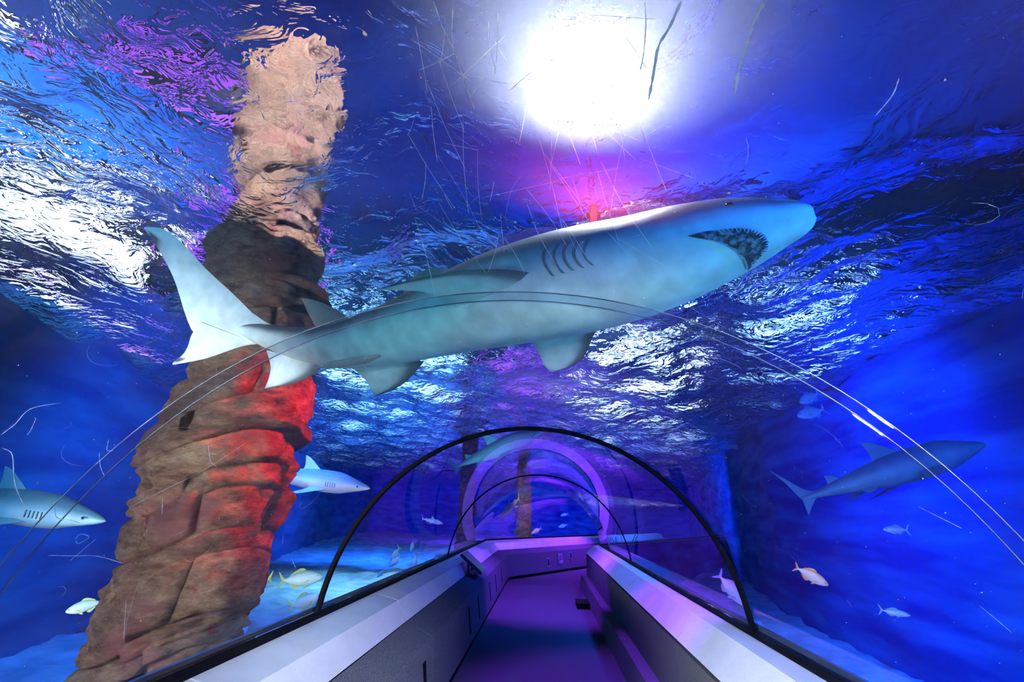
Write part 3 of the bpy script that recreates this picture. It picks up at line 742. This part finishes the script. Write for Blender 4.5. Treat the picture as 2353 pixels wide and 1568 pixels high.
def pose(root, head, tail, roll=0.0, up=(0, 0, 1)):
    head = Vector(head); tail = Vector(tail); x = (head-tail); ln = x.length; x.normalize()
    y = Vector(up).cross(x).normalized(); z = x.cross(y)
    if roll:
        q = Matrix.Rotation(roll, 3, x); y = q @ y; z = q @ z
    c = (head+tail)/2
    root.matrix_world = Matrix(((x.x*ln, y.x*ln, z.x*ln, c.x), (x.y*ln, y.y*ln, z.y*ln, c.y), (x.z*ln, y.z*ln, z.z*ln, c.z), (0, 0, 0, 1)))
def eyes(root, x, y, z, r):
    for s in (-1, 1):
        e = MB(); rings = []
        for j in range(6):
            a = -math.pi/2+math.pi*j/5; rings.append([Vector((x+r*math.cos(a)*math.cos(b), s*y+s*r*0.5*math.sin(a), z+r*math.cos(a)*math.sin(b))) for b in [2*math.pi*k/10 for k in range(10)]])
        loft(e, rings); e.build('eye', M['eye'], root, True)
def small_shark(label, head, tail, bend, back, belly, roll=0.0):
    root = empty('shark'); tag(root, label, 'shark', 'smaller sharks swimming around the vault')
    b = shark_mesh('body', bend, back, belly); b.parent = root
    eyes(root, 0.425, 0.029, 0.008, 0.007)
    for s in (-1, 1):
        g = MB()
        for k in range(5): g.box((0.27-k*0.018, s*(0.073+k*0.0008), 0.0), (0.0014, 0.003, 0.016))
        g.build('gill_slits', M['gill'], root)
    pose(root, head, tail, roll); return root
GB = (0.20, 0.30, 0.34); GW = (0.82, 0.88, 0.9)
small_shark('pale shark with a raised fin passing behind the rock pillar', at(846, 1124, 6.9), at(575, 1082, 7.3), 0.3, GB, GW, 0.15)
small_shark('blue-tinted shark coming in from the left edge of the view', at(236, 1199, 3.7), at(-230, 1125, 3.75), 0.2, (0.08, 0.24, 0.34), (0.36, 0.70, 0.90), 0.1)  # blue water light put into its skin colours
small_shark('slender grey-green shark above the walkway, inside the black arch', at(1243, 997, 7.6), at(1037, 1074, 8.2), 0.6, (0.16, 0.32, 0.33), (0.3, 0.52, 0.52), 0.5)
small_shark('tiny violet-tinted shark in the distance left of the walkway', at(1018, 1204, 14), at(968, 1192, 14.4), 0.1, (0.45, 0.3, 0.6), (0.75, 0.5, 0.9))  # violet light put into its skin colours
small_shark('shark standing in for a blurry reflection, dimmed by its skin colours, on the right side of the tank', at(2232, 1034, 3.9), at(1838, 1146, 3.7), -0.9, (0.04, 0.12, 0.25), (0.10, 0.26, 0.36), -0.2)  # stands in for a shark's reflection; dimness put into the skin colours
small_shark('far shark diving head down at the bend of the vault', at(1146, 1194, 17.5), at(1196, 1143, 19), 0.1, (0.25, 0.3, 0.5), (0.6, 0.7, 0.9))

def fish_body(name, deep, mats, tailc, paintfn):
    """mats: [skin, fin]"""
    mb = MB(); n = 16
    T_ = [(0.50, 0.006, 0.0), (0.47, 0.05, 0.0), (0.40, 0.10, 0.0), (0.28, 0.155, 0.0), (0.14, 0.185, 0.0), (0.0, 0.18, 0.0), (-0.14, 0.14, 0.0), (-0.25, 0.085, 0.0), (-0.33, 0.04, 0.0), (-0.38, 0.028, 0.0)]
    SM = smooth_tab(T_, 28); rings = []
    for x, h, _ in SM:
        hh = h*deep; ww = h*0.42
        rings.append([Vector((x, math.cos(a)*ww, math.sin(a)*hh*(1.0 if math.sin(a) > 0 else 0.92))) for a in [2*math.pi*i/n for i in range(n)]])
    loft(mb, rings, 0)
    d = deep
    fin(mb, [(0.14, 0, 0.17*d), (0.06, 0, 0.24*d), (-0.05, 0, 0.24*d), (-0.20, 0, 0.15*d)], [(-0.27, 0, 0.06*d), (-0.25, 0, 0.09*d), (-0.24, 0, 0.11*d), (-0.24, 0, 0.12*d)], 0.014, 1, 8, 4)
    fin(mb, [(0.0, 0, -0.15*d), (-0.05, 0, -0.21*d), (-0.12, 0, -0.22*d), (-0.22, 0, -0.14*d)], [(-0.27, 0, -0.05*d), (-0.25, 0, -0.08*d), (-0.24, 0, -0.10*d), (-0.24, 0, -0.115*d)], 0.012, 1, 8, 4)
    fin(mb, [(-0.345, 0, 0.02), (-0.40, 0, 0.08), (-0.46, 0, 0.15), (-0.51, 0, 0.205*tailc)], [(-0.37, 0, -0.01), (-0.43, 0, 0.01), (-0.47, 0, 0.09), (-0.512, 0, 0.20*tailc)], 0.012, 1, 8, 4)
    fin(mb, [(-0.345, 0, -0.02), (-0.40, 0, -0.08), (-0.46, 0, -0.15), (-0.51, 0, -0.205*tailc)], [(-0.37, 0, 0.01), (-0.43, 0, -0.01), (-0.47, 0, -0.09), (-0.512, 0, -0.20*tailc)], 0.012, 1, 8, 4)
    for s in (-1, 1):
        fin(mb, [(0.24, s*0.058, -0.02), (0.17, s*0.085, -0.05), (0.09, s*0.10, -0.09)], [(0.22, s*0.058, -0.06), (0.16, s*0.08, -0.085), (0.088, s*0.10, -0.095)], 0.008, 1, 6, 4)
        fin(mb, [(0.18, s*0.02, -0.15*d), (0.13, s*0.035, -0.20*d), (0.08, s*0.04, -0.23*d)], [(0.08, s*0.015, -0.15*d), (0.08, s*0.03, -0.19*d), (0.075, s*0.04, -0.228*d)], 0.008, 1, 6, 4)
    o = mb.build(name, mats, None, True); o.data.set_sharp_from_angle(angle=R(60)); paint(o, paintfn); return o
M['fish_skin'] = vcol('fish_skin', 0.3, 0.5, 0.12, 22)
FP = {}
def fish(label, kind, head, tail, group, roll=0.0, up=(0, 0, 1)):
    deep, tailc, colf, finm = KINDS[kind]
    root = empty('fish'); tag(root, label, 'fish', group)
    if kind not in FP:
        b = fish_body('body', deep, [M['fish_skin'], finm], tailc, colf); FP[kind] = b.data; b.parent = root
    else:
        b = bpy.data.objects.new('body', FP[kind]); COL.objects.link(b); b.parent = root
    eyes(root, 0.40, 0.036, 0.03*deep, 0.016)
    pose(root, head, tail, roll, up); return root
M['fin_yellow'] = pbr('yellow_fin', (0.5, 0.62, 0.12), 0.5, 20, (0.42, 0.55, 0.2))
M['fin_orange'] = pbr('orange_fin', (0.85, 0.32, 0.12), 0.5, 20, (0.9, 0.45, 0.25))
M['fin_violet'] = pbr('violet_fin', (0.5, 0.25, 0.7), 0.5, 20, (0.6, 0.4, 0.8))
M['fin_teal'] = pbr('teal_fin', (0.2, 0.5, 0.55), 0.5, 20, (0.3, 0.6, 0.6))
KINDS = {
    'jack': (0.95, 1.0, lambda i, c, n_: lerp3((0.55, 0.86, 0.9), (0.3, 0.6, 0.55), sst(0.0, 0.7, n_.z)), M['fin_yellow']),
    'snapper': (1.0, 0.8, lambda i, c, n_: lerp3((0.98, 0.80, 0.66), (0.95, 0.42, 0.12), sst(0.1, 0.8, n_.z)+0.5*sst(0.3, 0.45, c.x)), M['fin_orange']),
    'violet': (0.9, 0.85, lambda i, c, n_: lerp3((0.85, 0.68, 0.95), (0.55, 0.35, 0.8), sst(0.0, 0.8, n_.z)), M['fin_violet']),
    'teal': (0.62, 0.9, lambda i, c, n_: lerp3((0.6, 0.85, 0.85), (0.15, 0.45, 0.5), sst(0.0, 0.8, n_.z)), M['fin_teal']),
}
GJ = 'yellow-finned silver fish left of the vault'
fish('silver fish with yellow forked tail beside the foot of the black arch', 'jack', at(741, 1326, 5.6), at(640, 1336, 5.5), GJ, -0.2)
fish('silver fish swimming left towards the corner of the view, before the rock pillar base', 'jack', at(150, 1407, 3.4), at(243, 1380, 3.5), GJ, 0.15)
fish('silver fish whose tail only peeps out from behind the rock pillar', 'jack', at(545, 1345, 5.4), at(628, 1329, 5.4), GJ)
fish('dim greenish fish low behind the yellow-tailed silver fish', 'jack', at(742, 1368, 6.4), at(662, 1396, 6.4), GJ, 0.2)
for lab, h, t in (('upright fish in the shoal left of the parapet, its tail raised towards open water', (893, 1303, 9.2), (922, 1276, 9.2)),
                  ('darker fish highest in the shoal left of the parapet', (896, 1296, 9.8), (919, 1256, 9.8)),
                  ('tall fish at the right end of the shoal left of the parapet', (945, 1312, 9.6), (959, 1272, 9.6)),
                  ('small fish low in the middle of the shoal, half behind the parapet', (917, 1330, 8.8), (922, 1306, 8.8)),
                  ('fish at the left end of the shoal beside the parapet', (866, 1328, 8.8), (884, 1308, 8.8)),
                  ('thin pale fish alone above the shoal left of the parapet', (943, 1267, 10.5), (951, 1243, 10.5))):
    fish(lab, 'jack', at(*h), at(*t), GJ, 0.5, (1, 0, 0.3))
fish('orange and white fish on the right side of the tank', 'snapper', at(1904, 1346, 3.6), at(1824, 1302, 3.75), 'coloured fish on the right', 0.25)
fish('violet fish nosing down by the right foot of the black arch', 'violet', at(1713, 1393, 4.3), at(1647, 1317, 4.4), 'coloured fish on the right', 0.3)
fish('little pale teal fish right of the vault, above the orange fish', 'teal', at(2029, 1217, 4.2), at(2090, 1219, 4.25), 'coloured fish on the right')
fish('little teal and violet fish low on the right', 'teal', at(2092, 1415, 4.0), at(2018, 1401, 4.05), 'coloured fish on the right')
fish('small violet fish added for a reflection high on the right wall side, the lower of two', 'violet', at(1832, 958, 4.6), at(1898, 940, 4.7), 'coloured fish on the right', 0.4)  # this fish and the next stand in for violet reflection patches
fish('small violet fish added for a reflection high on the right wall side, the upper of two', 'violet', at(1838, 927, 4.9), at(1884, 902, 5.0), 'coloured fish on the right', 0.4)
fish('violet fish beside the distant brown pillar', 'violet', at(1221, 1227, 19), at(1245, 1214, 19), 'fish beyond the bend')
fish('faint violet fish right of the distant brown pillar', 'violet', at(1283, 1212, 20), at(1304, 1206, 20), 'fish beyond the bend')
fish('uppermost faint violet fish beyond the bend', 'violet', at(1288, 1186, 20), at(1306, 1181, 20), 'fish beyond the bend')

# ------------------------------------------------------------------ distant pillars, boulders, plants
c2 = at(1203, 1205, 20.0); 
pillar('rock_pillar', 'slim brown ringed pillar far off beyond the bend of the vault', (c2.x, c2.y), -0.3, 4.6, [(-0.3, 0.42), (1.2, 0.34), (3.8, 0.28), (4.6, 0.3)], [(0, 0), (1, 0)], (0.2, 0.34), 5, Vector((0, 1)), 0.8, False, (3, 3))
c3 = at(1070, 1215, 15.5)
pillar('rock_pillar', 'dark greenish pillar behind the left glass before the bend', (c3.x, c3.y), -0.3, 4.6, [(-0.3, 0.36), (1.2, 0.28), (3.8, 0.24), (4.6, 0.25)], [(0, 0), (1, 0)], (0.2, 0.34), 8, Vector((0, 1)), 0.8, False, (3, 3))
def boulder(label, c, s, seed, material):
    bm = bmesh.new(); bmesh.ops.create_icosphere(bm, subdivisions=3, radius=1)
    pr = random.Random(seed); o3 = Vector((pr.uniform(0, 90), pr.uniform(0, 90), 0))
    for v in bm.verts:
        d = 1+0.30*noise.noise(v.co*1.3+o3)+0.12*noise.noise(v.co*3.3+o3); v.co = Vector((v.co.x*s[0]*d, v.co.y*s[1]*d, v.co.z*s[2]*d))
    me = bpy.data.meshes.new('boulder'); bm.to_mesh(me); bm.free(); me.materials.append(material)
    me.polygons.foreach_set('use_smooth', [True]*len(me.polygons))
    o = bpy.data.objects.new('boulder', me); COL.objects.link(o); o.location = c; tag(o, label, 'rock', 'rocks on the tank floor'); return o
M['coral'] = pbr('pale_coral', (0.55, 0.62, 0.6), 0.9, 12, (0.78, 0.8, 0.74), 0.6, 30)
boulder('round pale coral lump resting outside the left glass', (-1.565, 8.2, 0.905), (0.05, 0.08, 0.05), 2, M['coral'])
for k, (x, y, s, lab) in enumerate(((-3.1, 6.2, 0.36, 'pale boulder on the sand just right of the rock pillar'), (-2.6, 8.0, 0.30, 'pale boulder on the sand behind the foot of the black arch'), (-4.6, 7.4, 0.5, 'broad pale boulder on the sand behind the rock pillar'), (-2.3, 11.0, 0.35, 'pale boulder on the sand under the distant shoal'), (3.2, 9.0, 0.4, 'dim boulder on the sand right of the vault'), (3.6, 5.0, 0.45, 'dim boulder low in the right corner of the tank'))):
    boulder(lab, (x, y, -0.1), (s, s*1.2, s*0.6), 20+k, M['coral'])
M['kelp'] = pbr('green_kelp', (0.08, 0.35, 0.10), 0.6, 6, (0.25, 0.55, 0.2), stretch=(1, 1, 0.3))
def kelp(label, base, h, nblades, seed):
    root = empty('kelp', base); tag(root, label, 'plant', 'kelp in the tank'); pr = random.Random(seed)
    for b in range(nblades):
        a = pr.uniform(0, 6.28); hh = h*pr.uniform(0.6, 1.0); lean = pr.uniform(0.1, 0.35)*hh; wd = 0.035*pr.uniform(0.7, 1.3); v = []; f = []; ph = pr.uniform(0, 6)
        for i in range(11):
            t = i/10; c = Vector((math.cos(a)*(lean*t*t+0.05*math.sin(t*7+ph)), math.sin(a)*(lean*t*t+0.05*math.cos(t*7+ph)), hh*t)); sd = Vector((-math.sin(a+t), math.cos(a+t), 0))*wd*math.sin(math.pi*(0.12+0.88*t))
            nn = Vector((math.cos(a+t), math.sin(a+t), 0))*0.004
            v += [c-sd, c+nn, c+sd, c-nn]
        for i in range(10):
            for j in range(4): f.append((4*i+j, 4*i+(j+1) % 4, 4*i+4+(j+1) % 4, 4*i+4+j))
        mesh_obj('blade', v, f, M['kelp'], root, True)
kelp('green kelp rising beside the far end of the right parapet', (2.35, 15.0, -0.35), 1.9, 9, 4)
kelp('short teal kelp tuft behind the right foot of the thin far seal', (2.2, 9.6, -0.35), 1.1, 6, 5)

# ------------------------------------------------------------------ things along the walkway
def info_stand():
    root = empty('information_stand', (-1.06, 8.3, 0.705)); tag(root, 'dark slanted information board fixed to the left ledge', 'sign board')
    q = Matrix.Rotation(R(38), 3, 'Y')
    b = MB().box((0.05, 0, 0.14), (0.21, 0.30, 0.022), q).build('board', M['darkgrey'], root)
    MB().box(Vector((0.05, 0, 0.14))+q @ Vector((0, 0, 0.024)), (0.185, 0.27, 0.003), q).build('face', M['violetgrey'], root)
    for yy in (-0.2, 0.2): MB().box((0.0, yy, 0.06), (0.02, 0.02, 0.1)).build('post', M['darkgrey'], root)
    MB().box((0.02, 0, -0.005), (0.05, 0.26, 0.012)).build('foot', M['darkgrey'], root)
M['violetgrey'] = pbr('board_face', (0.16, 0.14, 0.26), 0.5, 30, (0.22, 0.2, 0.34))
info_stand()
def bend_wall_hit(px, py):
    """where the view ray meets the cladding of the left parapet past the bend"""
    d = ray(px, py); n_ = Vector((math.cos(ANG), -math.sin(ANG), 0)); p0 = place(-0.835, 0.3, ('B', 3.0)); t = (p0-CAM).dot(n_)/d.dot(n_); return CAM+d*t
for nm, px, py, hw, hh, lab in (('access_plate', 1259, 1293, 0.06, 0.11, 'narrow plate, leftmost of three on the far wall'), ('notice', 1287, 1284, 0.11, 0.13, 'pale notice between two narrow plates on the far wall'), ('access_plate', 1310, 1277, 0.05, 0.10, 'narrow plate, rightmost of three on the far wall')):
    c = bend_wall_hit(px, py); q = Matrix.Rotation(-ANG, 3, 'Z')
    root = empty(nm, c); tag(root, lab, 'plate' if nm != 'notice' else 'notice')
    tl = Matrix.Rotation(R(-7.3), 3, 'Y'); qq = q @ tl
    MB().box((0, 0, 0), (0.025, hw, hh), qq).build('panel', M['plate'], root)
    ins = MB().box(qq @ Vector((0.026, 0, 0)), (0.004, hw*0.72, hh*0.75), qq).build('inset', M['darkgrey'] if nm != 'notice' else M['violetgrey'], root)
    if nm == 'notice':
        lt = MB()
        for k in range(3): lt.box(qq @ Vector((0.03, -0.05+0.05*k, -hh*0.55)), (0.002, 0.016, 0.022), qq)
        lt.build('print', M['speck'], ins)
p = atz(1341, 1395, 0.0)
bx = MB().box((0, 0, 0.045), (0.115, 0.28, 0.045)); 
o = bx.build('floor_box', M['black']); o.location = (0.80, p.y, 0.0); tag(o, 'black floor outlet cover against the right plinth', 'floor box')

# ------------------------------------------------------------------ long scratches and threads on the vault, traced on its inner face
def shell_hit(px, py, r=RT-0.002):
    d = ray(px, py); ox, oz = CAM.x, CAM.z-ZA
    a = d.x*d.x+d.z*d.z; b = 2*(ox*d.x+oz*d.z); c = ox*ox+oz*oz-r*r
    t = (-b+math.sqrt(b*b-4*a*c))/(2*a); return CAM+d*t
def thread(mb, pts, w0):
    P = [shell_hit(x, y) for x, y in pts]; P = [Vector(q) for q in smooth_tab(P, max(6, 3*len(P)))]; v = []; n = len(P)
    for i, p_ in enumerate(P):
        t = (P[min(i+1, n-1)]-P[max(i-1, 0)]); nr = Vector((p_.x, 0, p_.z-ZA)).normalized(); k = w0*(0.35+0.65*abs(math.sin(i*1.3+n)))*(0.3 if i in (0, n-1) else 1); sd = t.cross(nr).normalized()*k
        v += [p_+sd, p_-sd, p_+nr*k*0.8]
    mb.add(v, [(3*i+j, 3*i+(j+1) % 3, 3*i+3+(j+1) % 3, 3*i+3+j) for i in range(n-1) for j in range(3)])
TH = [[(1760, 2), (1735, 45), (1720, 90), (1700, 150), (1688, 215)], [(1565, 2), (1540, 60), (1512, 110), (1500, 180), (1490, 230)], [(1482, 2), (1484, 60), (1478, 130), (1470, 165)], [(996, 2), (1020, 70), (1045, 120), (1065, 180), (1090, 250)],
      [(2066, 180), (2050, 220), (2010, 268)], [(5, 1030), (28, 1045), (32, 1100), (42, 1135), (57, 1165)], [(2, 1000), (35, 975), (70, 940), (140, 926)], [(83, 962), (70, 990), (62, 1000)], [(250, 1010), (246, 1035), (262, 1036)], [(228, 1040), (230, 1070), (240, 1095)],
      [(300, 1165), (390, 1120), (470, 1080), (570, 1015)], [(374, 1145), (372, 1182)], [(125, 1165), (131, 1190), (160, 1195), (186, 1203)], [(110, 1277), (165, 1278), (225, 1279), (285, 1296)], [(160, 1290), (190, 1265), (222, 1238)], [(172, 1240), (185, 1228), (205, 1235), (180, 1250), (174, 1242)],
      [(2110, 1165), (2160, 1190), (2210, 1215)], [(2250, 1392), (2290, 1425), (2325, 1455)], [(1945, 1378), (1957, 1395)], [(668, 1283), (680, 1305)], [(651, 1230), (649, 1252)], [(290, 1380), (284, 1470)], [(478, 1020), (484, 1060), (500, 1075)]]
mb = MB()
for k, t_ in enumerate(TH): thread(mb, t_, 0.0022 if k in (0, 1) else 0.0009)
pr = random.Random(5)
for _ in range(70):
    x, y = pr.uniform(930, 1500), pr.uniform(0, 560); a = pr.gauss(1.25, 0.45) if pr.random() < 0.75 else pr.uniform(0, 3.1); l_ = pr.uniform(40, 240)
    q = [(x, y), (x+math.cos(a)*l_/2+pr.gauss(0, 3), y+math.sin(a)*l_/2), (x+math.cos(a)*l_, y+math.sin(a)*l_)]
    if all(5 < b < 700 for _, b in q): thread(mb, q, pr.uniform(0.00025, 0.0005))
o = mb.build('long_scratches', M['speck'], wins[0]); o['kind'] = 'stuff'
